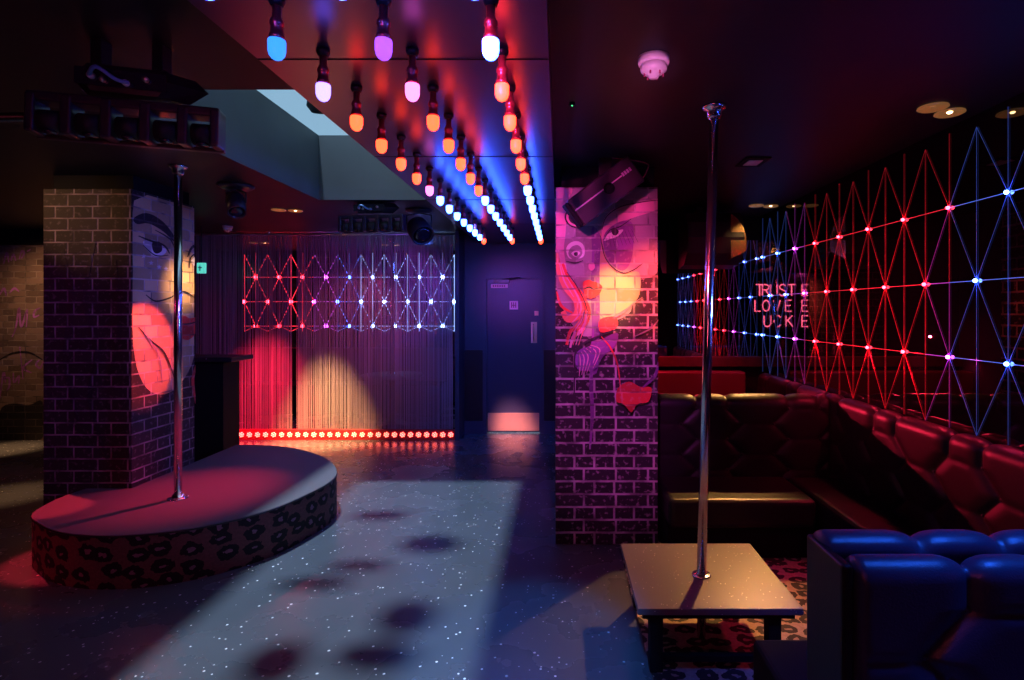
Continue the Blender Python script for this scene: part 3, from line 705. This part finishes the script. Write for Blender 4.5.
link('plinth_core', prism(bmesh.new(), [(x*.985-2.6*.015, y*.985+4.1*.015) if (x > -3.04 and not (abs(x+3.05) < .01)) else (x+.005, y) for x, y in outline], 0, zs-.014), M['black'], st)
link('carpet_top', prism(bmesh.new(), outline, zs-.012, zs), M['deck'], st)
b = bmesh.new(); tube(b, [(x*1.0015+.004, y, zs-.008) for x, y in side], .005, 6); link('edge_piping', b, M['blackg'], st)
pole(-2.572, 3.72, zs, CE, 'tall chrome dance pole standing on the oval stage', .024)

# ---------------------------------------------------------------- pole table
zt = .305
tb = thing('pole_table', (.69, 2.68, 0), 'low square flecked table with a chrome pole rising through it', 'table')
link('table_top', box(bmesh.new(), .335, 1.04, 2.34, 3.00, zt-.028, zt, bev=.003), M['table'], tb)
link('apron', box(bmesh.new(), .36, 1.015, 2.37, 2.97, zt-.058, zt-.028), M['black'], tb)
for x in (.42, .93):
    for y in (2.40, 2.92):
        link('leg', box(bmesh.new(), x-.028, x+.028, y-.028, y+.028, .012, zt-.058, bev=.003), M['black'], tb)
for y in (2.385, 2.905): link('stretcher', box(bmesh.new(), .448, .902, y, y+.03, .05, .075), M['black'], tb)
pole(.682, 2.64, zt, CE, 'tall chrome dance pole standing on the low square table', .0225, dx=.062, flat=True)
# stub below the table
b = bmesh.new(); tube(b, [(.682, 2.64, .012), (.682, 2.64, zt-.058)], .02, 16); link('lower_post', b, M['chrome'], tb)

# ---------------------------------------------------------------- tufted benches
def tuft(L, Hh, T, z0, bb, topdrop, depth, off=0, step=.012):
    """padded back of flat-topped honeycomb cushions, front facing -y; returns bm and button points"""
    W = .222; PER = 3*W; r = T/2; prof = []
    zf = Hh-r; n1 = int((zf-z0)/step)
    for i in range(n1+1): prof.append((0, z0+(zf-z0)*i/n1, -1, 0))
    n2 = max(8, int(PI*r/step))
    for i in range(1, n2+1):
        t = PI*i/n2; prof.append((r-r*math.cos(t), zf+r*math.sin(t), -math.cos(t), math.sin(t)))
    for i in range(1, 5): prof.append((T, zf-(zf-z0)*i/4, 1, 0))
    acc = 0; S_ = [0]
    for p, q in zip(prof, prof[1:]): acc += math.dist(p[:2], q[:2]); S_.append(acc)
    s_b = (Hh-topdrop)-z0; s_end = (zf-z0)+PI*r*.8
    nx = int(L/step); bm = bmesh.new(); G = []
    for j, q in enumerate(prof):
        row = []; w_ = s_b-S_[j]
        for i in range(nx+1):
            u = L*i/nx; t = (u-off) % PER
            if w_ > 0:
                d = 0
                for cx, cy in ((2*W, 0), (.5*W, bb)):
                    dx = (t-cx+PER/2) % PER-PER/2; dy = (w_-cy+bb) % (2*bb)-bb
                    if cy == bb and w_ < 0: continue
                    d = max(d, min((bb-abs(dy))*1.6+.034, (W-.5*W*abs(dy)/bb-abs(dx))*.75))
            else:
                d = min(t, W-t) if t < W else min(t-W, PER-t)
                if t < W: d = min(d, -w_*1.6+.034)
            h = math.sqrt(max(0, 1-(1-min(1, max(0, d)/.085))**2))
            if S_[j] > s_end: k = min(1, (S_[j]-s_end)/.04); h = h*(1-k)+.6*k
            eg = min(1, min(u, L-u)/.03); h *= .3+.7*math.sqrt(max(0, 1-(1-eg)**2))
            d_ = depth*(h-1) if 0 < i < nx else -depth
            row.append(bm.verts.new((u, q[0]+q[2]*d_, q[1]+q[3]*d_)))
        G.append(row)
    for A, B in zip(G, G[1:]):
        for i in range(nx):
            f = bm.faces.new((A[i], A[i+1], B[i+1], B[i])); f.smooth = True
    for i in (0, nx): bm.faces.new([r_[i] for r_ in G] if i else [r_[i] for r_ in G][::-1])
    bt = []
    for k in range(12):
        if s_b-k*bb < .03: break
        for n in range(-1, int(L/PER)+2):
            for c in ((0, W) if k % 2 == 0 else (1.5*W, 2.5*W)):
                u = off+n*PER+c
                if .03 < u < L-.03: bt.append((u, z0+s_b-k*bb))
    return bm, bt
def bench_back(par, mtx, mt, *args, buttons=True, name='tufted_backrest', maxb=80, bfil=None, **kw):
    bm, bt = tuft(*args, **kw); bm.transform(mtx); link(name, bm, mt, par)
    dep = args[6]
    if buttons:
        bt = [p for p in bt if bfil is None or bfil(p)]
        for (u, z) in bt[:maxb]:
            b = bmesh.new(); mm = mtx @ Matrix.Translation((u, dep*.86, z)) @ Matrix.Rotation(PI/2, 4, 'X')
            lathe(b, [(0, 0), (.012, 0), (.011, .006), (.006, .010), (0, .011)], (0, 0, 0), 10, 0, mm); link('button', b, mt, par)
# back partition: faces the camera
t = thing('booth_bench', (1.2, 3.8, 0), 'black tufted booth bench across the back beside the painted pillar', 'bench')
YP = 3.98
bench_back(t, Matrix.Translation((.69, YP-.02, 0)), M['leather'], 1.27, .965, .17, .36, .11, .10, .028, off=.303)
link('seat', box(bmesh.new(), .69, 1.62, 3.45, YP-.01, .20, .385, bev=.035), M['leather'], t)
link('seat_base', box(bmesh.new(), .69, 1.62, 3.50, YP-.01, .0, .20), M['black'], t)
# right bench along the wall
t = thing('wall_bench', (1.85, 3.5, 0), 'long tufted leather bench along the black glass wall, glowing red on top', 'bench')
mR = Matrix.Translation((XR-.13, 5.46, 0)) @ Matrix.Rotation(-PI/2, 4, 'Z')
bench_back(t, mR, M['leather'], 3.5, .965, .125, .36, .11, .13, .036, off=.005, maxb=90, bfil=lambda p: p[1] > .6 or p[0] > 2.2)
b = bmesh.new(); box(b, 1.64, XR-.01, 2.02, 3.955, .20, .384, bev=.035); box(b, 1.64, XR-.01, 4.17, 5.02, .20, .384, bev=.035); link('seat', b, M['leather'], t)
b = bmesh.new(); box(b, 1.70, XR-.01, 2.02, 3.955, 0, .20); box(b, 1.70, XR-.01, 4.17, 5.02, 0, .20); link('seat_base', b, M['black'], t)
# far booth bench under the mirror
t = thing('booth_bench', (1.0, 5.4, 0), 'red-lit plain booth bench beneath the booth mirror', 'bench')
link('backrest', box(bmesh.new(), .03, 1.86, 5.48, 5.63, .36, .965, bev=.02), M['leatherr'], t)
link('seat', box(bmesh.new(), .03, 1.60, 5.05, 5.48, .20, .385, bev=.03), M['leather'], t)
link('seat_base', box(bmesh.new(), .03, 1.60, 5.10, 5.48, 0, .20), M['black'], t)
# near sofa, back to back
t = thing('tufted_sofa', (1.4, 1.5, 0), 'deep blue-lit tufted leather sofa in the near right corner', 'sofa')
bench_back(t, Matrix.Translation((.745, 1.37, 0)), M['leatherb'], 1.19, .94, .10, .36, .12, .13, .042, off=.295, step=.010)
mB = Matrix.Translation((XR-.15, 1.60, 0)) @ Matrix.Rotation(PI, 4, 'Z')
bench_back(t, mB, M['leatherb'], 1.21, .955, .115, .36, .12, .12, .030, off=.05, name='rear_backrest', buttons=False)
link('seat', box(bmesh.new(), .70, 1.95, .86, 1.37, .20, .385, bev=.035), M['leatherb'], t)
link('rear_seat', box(bmesh.new(), .70, 1.93, 1.60, 2.0, .20, .385, bev=.02), M['black'], t)
b = bmesh.new(); box(b, .745, 1.93, .92, 1.95, 0, .20); link('sofa_base', b, M['black'], t)
link('end_panel', box(bmesh.new(), .712, .742, 1.385, 1.59, .18, .93, bev=.01), M['leather'], t)
# leopard carpet in the booth
o = tag(link('leopard_carpet', box(bmesh.new(), .40, 1.69, 2.03, 3.48, .0005, .012), M['leopc']), 'leopard print carpet on the booth floor beneath the square table', 'carpet')

# ---------------------------------------------------------------- counter
t = thing('bar_counter', (-3.7, 5.5, 0), 'black bar counter with dark top between the left pillar and the curtain', 'counter')
link('counter_body', box(bmesh.new(), -4.6, -3.26, 5.35, 5.62, 0, 1.08), M['black'], t)
link('counter_top', box(bmesh.new(), -4.6, -3.14, 5.28, 5.66, 1.08, 1.125, bev=.006), fleck_mat('dark sparkly stone', (.02, .02, .025), (.7, .6, .7), .35, 60, .12), t)

# ---------------------------------------------------------------- light fixtures
def light_bar(cx, cy, z, L, rot, tilt, label, s=1.0, ztop=CE):
    r = thing('light_bar', (cx, cy, z), label, 'stage light')
    mt = Matrix.Translation((cx, cy, z)) @ Matrix.Rotation(rot, 4, 'Z') @ Matrix.Rotation(tilt, 4, 'Y') @ Matrix.Scale(s, 4)
    hh = .075; n = 5; pw = L/n; fr = .022
    b = bmesh.new()
    box(b, -L/2, L/2, -.045, .045, hh*.55, hh, bev=.008, mtx=mt); box(b, -L/2, L/2, .02, .05, -hh, -hh*.8, bev=.004, mtx=mt)
    for i in range(n+1):
        x = -L/2+i*pw; x0 = max(-L/2, x-fr*.8); x1 = min(L/2, x+fr*.8)
        if i == 0: x1 = x0+.03
        if i == n: x0 = x1-.03
        box(b, x0, x1, -.05, .045, -hh*.95, hh*.9, bev=.008, mtx=mt)
    link('bar_frame', b, M['speaker'], r)
    for i in range(n):
        x = -L/2+(i+.5)*pw; b = bmesh.new(); m2 = mt @ Matrix.Translation((x, -.005, -.022)) @ Matrix.Rotation(PI/2, 4, 'Y')
        lathe(b, [(0, -pw/2+.026), (.040, -pw/2+.026), (.040, pw/2-.026), (0, pw/2-.026)], (0, 0, 0), 20, 0, m2)
        hd = link('lamp_head', b, M['grill'], r)
        b = bmesh.new(); m3 = mt @ Matrix.Translation((x, -.01, -.055)); lathe(b, [(0, -.012), (.020, -.010), (.026, 0), (0, 0)], (0, 0, 0), 14, 0, m3); link('lens', b, M['lens'], hd)
    # angular base housing above
    b = bmesh.new(); m4 = mt @ Matrix.Translation((0.0, 0, hh+.012))
    q = [(-L*.30, -.0), (-L*.22, -.075), (L*.24, -.075), (L*.42, 0), (L*.24, .075), (-L*.22, .075)]
    A = [b.verts.new(m4 @ Vector((x*.75, y*.8, 0))) for x, y in q]; B = [b.verts.new(m4 @ Vector((x, y, .05))) for x, y in q]; C_ = [b.verts.new(m4 @ Vector((x*.82, y*.9, .092))) for x, y in q]
    b.faces.new(A); b.faces.new(C_)
    for U, V in ((A, B), (B, C_)):
        for k in range(6): b.faces.new((U[k], U[(k+1) % 6], V[(k+1) % 6], V[k]))
    base = link('base_housing', b, M['blackg'], r)
    b = bmesh.new(); box(b, -.14, .14, -.077, -.072, .015, .075, mtx=m4)
    link('connector_panel', b, M['lens'], base)
    for i, (xx, zz, rr) in enumerate([(-.10, .045, .012), (-.06, .035, .010), (.02, .03, .011), (.09, .05, .010)]):
        b = bmesh.new(); mm = m4 @ Matrix.Translation((xx*L/.69, -.077, zz)) @ Matrix.Rotation(PI/2, 4, 'X'); lathe(b, [(0, 0), (rr, 0), (rr, .012), (rr*.6, .016), (0, .016)], (0, 0, 0), 12, 0, mm); link('socket', b, M['steel'] if i % 2 else M['white'], base)
    b = bmesh.new(); tube(b, [m4 @ Vector(p) for p in catmull([(-.09, -.09, .045), (-.05, -.13, .06), (.0, -.11, .03), (.03, -.09, .03)], 5)], .007*s, 8); link('plug_cable', b, mat('blue cable', (.15, .35, .7), .4), base)
    # clamps to the ceiling
    top = m4 @ Vector((0, 0, .092)); 
    for k in (-1, 1):
        c = m4 @ Vector((k*L*.16, 0, .09)); b = bmesh.new(); box(b, c.x-.02, c.x+.02, c.y-.025, c.y+.025, c.z-.004, ztop, bev=.003); lathe(b, [(0, 0), (.028, 0), (.028, .012), (0, .012)], (c.x, c.y, c.z+.01), 16); link('clamp', b, M['blackg'], base)
    return r
light_bar(-1.573, 2.025, H+.69, .60, math.radians(14.5), math.radians(1), 'five-head black light bar hanging at upper left before the skylight')
light_bar(-1.69, 4.99, H+.79, .60, math.radians(-3), math.radians(-1), 'five-head black light bar hanging beyond the skylight, near the curtain', 1.0)
b = bmesh.new(); tube(b, [(-4.5, 2.35, H+.78), (-1.95, 2.15, H+.76)], .018, 12)
pp = thing('ceiling_pipe', (-3.2, 2.25, H+.76), 'thin black pipe running left from the upper left light bar', 'pipe'); link('pipe', b, M['blackg'], pp)
for x in (-3.9, -2.9): link('hanger', box(bmesh.new(), x-.01, x+.01, 2.21, 2.25, H+.77, CE), M['blackg'], pp)
def can(c, d, r, L, label, zt_, disc=True, basex=None):
    t = thing('spotlight_can', c, label, 'spotlight'); d = Vector(d).normalized(); rot = d.to_track_quat('Z', 'Y').to_matrix().to_4x4(); mt = Matrix.Translation(c) @ rot
    b = bmesh.new(); lathe(b, [(0, -L*.45), (r*.7, -L*.45), (r*.95, -L*.3), (r, -L*.1), (r, L*.5), (r*.88, L*.5), (r*.85, L*.44), (0, L*.44)], (0, 0, 0), 28, 0, mt); link('can_body', b, M['speaker'], t)
    b = bmesh.new(); lathe(b, [(0, L*.445), (r*.84, L*.445), (r*.5, L*.49), (0, L*.5)], (0, 0, 0), 24, 0, mt); link('front_lens', b, M['lens'], t)
    b = bmesh.new()
    for k in (-1, 1): tube(b, [(c[0]+k*(r+.01), c[1], c[2]), (c[0]+k*(r+.01), c[1], c[2]+r*1.25), (c[0], c[1], zt_-.03)], .008, 8)
    link('yoke', b, M['blackg'], t)
    b = bmesh.new(); lathe(b, [(0, -.035), (.10, -.030), (.13, -.012), (.13, 0), (0, 0)] if disc else [(0, -.04), (.05, -.04), (.05, 0), (0, 0)], (c[0], c[1], zt_), 28); link('ceiling_base', b, M['blackg'], t)
    return t
can((-2.52, 4.3, 2.41), (.35, -.5, -.7), .065, .22, 'black spotlight can hanging from a round base beside the skylight', CE)
can((-1.36, 5.35, 2.36), (.5, -.6, -.6), .11, .22, 'round black spotlight can hanging right of the far light bar', CE-.0)
# boxy speaker on the right pillar
c = P(604, 192, 3.50); mt = Matrix.Translation(c) @ Matrix.Rotation(math.radians(-37), 4, 'Y') @ Matrix.Rotation(math.radians(8), 4, 'X')
sp = thing('mounted_speaker', c, 'long black box speaker tilted on the top of the painted pillar', 'speaker')
link('cabinet', box(bmesh.new(), -.235, .235, -.09, .09, -.095, .095, bev=.012, mtx=mt), M['speaker'], sp)
link('end_cap', box(bmesh.new(), -.262, -.234, -.085, .085, -.088, .088, bev=.01, mtx=mt), M['black'], sp)
link('seam_strip', box(bmesh.new(), -.23, .13, -.094, -.089, .012, .020, mtx=mt), mat('seam highlight', (.55, .4, .55), .3), sp)  # pale colour paints a highlight along the seam
b = bmesh.new()
for i in range(4): box(b, .135+i*.018, .147+i*.018, -.094, -.089, .006, .03, mtx=mt)
link('badge', b, mat('speaker badge', (.45, .3, .5), .3), sp)
b = bmesh.new(); lathe(b, [(0, 0), (.035, 0), (.035, .012), (0, .014)], (0, 0, 0), 20, 0, mt @ Matrix.Translation((.02, -.088, 0)) @ Matrix.Rotation(PI/2, 4, 'X')); link('swivel_boss', b, M['black'], sp)
b = bmesh.new(); box(b, c.x-.03, c.x+.05, c.y+.02, c.y+.08, c.z, CE); link('ceiling_bracket', b, M['blackg'], sp)
b = bmesh.new(); q = [P(632, 178, 3.46), P(641, 180, 3.46), P(648, 168, 3.48), P(646, 163, 3.5), P(630, 160, 3.5), P(612, 158, 3.5)]; tube(b, catmull(q, 5), .004, 6); link('cable', b, mat('cable', (.3, .08, .15), .4), sp)
# curved speaker by the booth mirror
t = thing('curved_speaker', (1.42, 5.2, 2.0), 'dark curved wall speaker hanging above the booth mirror', 'speaker')
prof = []
X0, X1 = P(683, 0, 5.2).x, P(733, 0, 5.2).x
b = bmesh.new(); pts = [(5.40, 2.50), (5.12, 2.48), (5.02, 2.38), (4.99, 2.24), (5.04, 2.10), (5.16, 2.00), (5.40, 1.98)]
A = [b.verts.new((X0, y, z)) for y, z in pts]; B = [b.verts.new((X1+.04, y, z)) for y, z in pts]; b.faces.new(A); b.faces.new(B)
for k in range(len(pts)): b.faces.new((A[k], A[(k+1) % 7], B[(k+1) % 7], B[k]))
link('cabinet', b, M['speaker'], t)
b = bmesh.new(); m_ = Matrix.Translation((P(731, 0, 5.0).x, 5.0, P(0, 240, 5.0).z))
q = [(0, .24), (.06, .19), (.11, .12), (.14, .03), (.14, -.10), (0, -.17)]
A = [b.verts.new(m_ @ Vector((x, 0, z))) for x, z in q]; B = [b.verts.new(m_ @ Vector((x, .3, z))) for x, z in q]; b.faces.new(A); b.faces.new(B)
for k in range(6): b.faces.new((A[k], A[(k+1) % 6], B[(k+1) % 6], B[k]))
link('side_cheek', b, M['gold'], t)
link('hanging_bracket', box(bmesh.new(), 1.3, 1.36, 5.2, 5.3, 2.48, CE), M['blackg'], t)
# smoke detectors
def detector(x, y, label, z=CE, s=1):
    t = thing('smoke_detector', (x, y, z), label, 'smoke detector', 'smoke detectors')
    b = bmesh.new(); lathe(b, [(0, -.028*s), (.058*s, -.028*s), (.060*s, -.022*s), (.060*s, 0), (0, 0)], (x, y, z), 32); link('base', b, M['white'], t)
    b = bmesh.new(); lathe(b, [(0, -.082*s), (.018*s, -.080*s), (.022*s, -.068*s), (.034*s, -.064*s), (.050*s, -.052*s), (.052*s, -.044*s), (.050*s, -.030*s), (0, -.030*s)], (x, y, z), 32); link('sensor_head', b, M['white'], t)
    for k in range(6):
        b = bmesh.new(); a = k*PI/3; box(b, x+.036*s*math.cos(a)-.003, x+.036*s*math.cos(a)+.003, y+.036*s*math.sin(a)-.003, y+.036*s*math.sin(a)+.003, z-.074*s, z-.062*s); link('vent_fin', b, M['signD'], t)
    return t
detector(.366, 2.13, 'white ringed smoke detector on the ceiling near the top centre right', s=1.0)
detector(-3.82, 6.35, 'tiny white smoke detector on the ceiling above the narrow string curtain', s=.9)
t = thing('ceiling_hatch', (1.27, 3.63, CE), 'small square pink-lit vent set in the dark ceiling', 'vent'); link('hatch_frame', box(bmesh.new(), 1.19, 1.35, 3.50, 3.72, CE-.008, CE), M['black'], t); link('hatch_plate', box(bmesh.new(), 1.225, 1.315, 3.55, 3.67, CE-.012, CE-.008), M['white'], t)
t = thing('ceiling_sensor', (.05, 2.62, CE), 'tiny sensor with a green light on the dark ceiling', 'sensor'); b = bmesh.new(); lathe(b, [(0, -.012), (.012, -.010), (.014, 0), (0, 0)], (.062, 2.6, CE), 14); link('dome', b, M['blackg'], t)
b = bmesh.new(); ball(b, (.062, 2.595, CE-.013), .004); link('indicator', b, mat('green indicator', (.1, 1, .3), .4, emit=(.1, 1, .35), es=1.2), t)
# exit sign
a = P(199.5, 268, 6.3)
t = thing('exit_sign', a, 'small lit green sign between the left pillar and the curtain', 'sign'); link('sign_panel', box(bmesh.new(), a.x-.03, a.x+.06, 6.3, 6.33, a.z-.06, a.z+.06), M['signE'], t)
b = bmesh.new(); box(b, a.x+.0, a.x+.012, 6.296, 6.3, a.z-.035, a.z+.03); box(b, a.x-.015, a.x+.03, 6.296, 6.3, a.z+.0, a.z+.012); link('pictogram', b, M['white'], t)
link('hanger', box(bmesh.new(), a.x+.005, a.x+.015, 6.31, 6.32, a.z+.06, CE), M['blackg'], t)
# generic mounds added on the skylight to cast blurry shadows on the floor
for i, (x, y, rx, ry) in enumerate([(-1.78, 3.24, .09, .10), (-1.49, 3.46, .09, .10), (-1.52, 3.27, .12, .07), (-1.86, 3.67, .13, .045), (-1.76, 3.80, .12, .045), (-1.54, 3.99, .12, .09), (-1.84, 4.3, .13, .06)]):
    b = bmesh.new(); lathe(b, [(0, 0), (.7, 0), (1, .05), (.95, .10), (.5, .14), (0, .15)], (x, y, VT), 20, sx=rx, sy=ry)
    tag(link('shadow_mound', b, M['black']), 'dark rounded shadow caster added on the skylight glass, %s from the near end' % OR[i], 'roof object', 'dark objects on the skylight')

# ---------------------------------------------------------------- neon lettering on the wall behind the camera (seen in the mirrors)
GL = {'T': [[(0, 1), (.8, 1)], [(.4, 1), (.4, 0)]], 'R': [[(0, 0), (0, 1), (.45, 1), (.7, .88), (.7, .65), (.45, .52), (0, .52)], [(.35, .52), (.75, 0)]],
      'U': [[(0, 1), (0, .25), (.15, .05), (.38, 0), (.6, .05), (.75, .25), (.75, 1)]], 'S': [[(.7, .85), (.5, 1), (.2, 1), (.02, .85), (.05, .65), (.35, .52), (.65, .4), (.72, .18), (.5, 0), (.18, 0), (0, .15)]],
      'E': [[(.65, 1), (0, 1), (0, 0), (.65, 0)], [(0, .52), (.55, .52)]], 'L': [[(0, 1), (0, 0), (.6, 0)]], 'O': [[(.4, 1), (.12, .87), (0, .5), (.12, .13), (.4, 0), (.68, .13), (.8, .5), (.68, .87), (.4, 1)]],
      'V': [[(0, 1), (.38, 0), (.75, 1)]], 'C': [[(.75, .85), (.5, 1), (.2, .93), (0, .5), (.2, .07), (.5, 0), (.75, .15)]], 'K': [[(0, 0), (0, 1)], [(.7, 1), (.02, .45)], [(.2, .58), (.75, 0)]]}
YN = -1.17
un = 2*YM-YN
xs = lambda px_: 2*XR-(px_-VX)*un/F
t = thing('neon_sign', (xs(787), YN, 1.2), 'pink neon lettering glowing in the mirror beside the light grid', 'neon sign')
for y0, word in ((284.6, [('T', 756), ('R', 762.5), ('U', 770.5), ('S', 779.5), ('T', 788), ('E', 802)]), (300.2, [('L', 755), ('O', 762.5), ('V', 773.5), ('E', 785.5), ('E', 802)]), (315.6, [('U', 764), ('C', 774), ('K', 786), ('E', 802)])):
    for ch, x0 in word:
        b = bmesh.new()
        for st_ in GL[ch]:
            pts = [(xs(x0+gx*9), YN, H-(y0+(1-gy)*11-VY)*un/F) for gx, gy in st_]
            tube(b, pts, .010, 8)
        link('neon_letter', b, M['neon'], t)
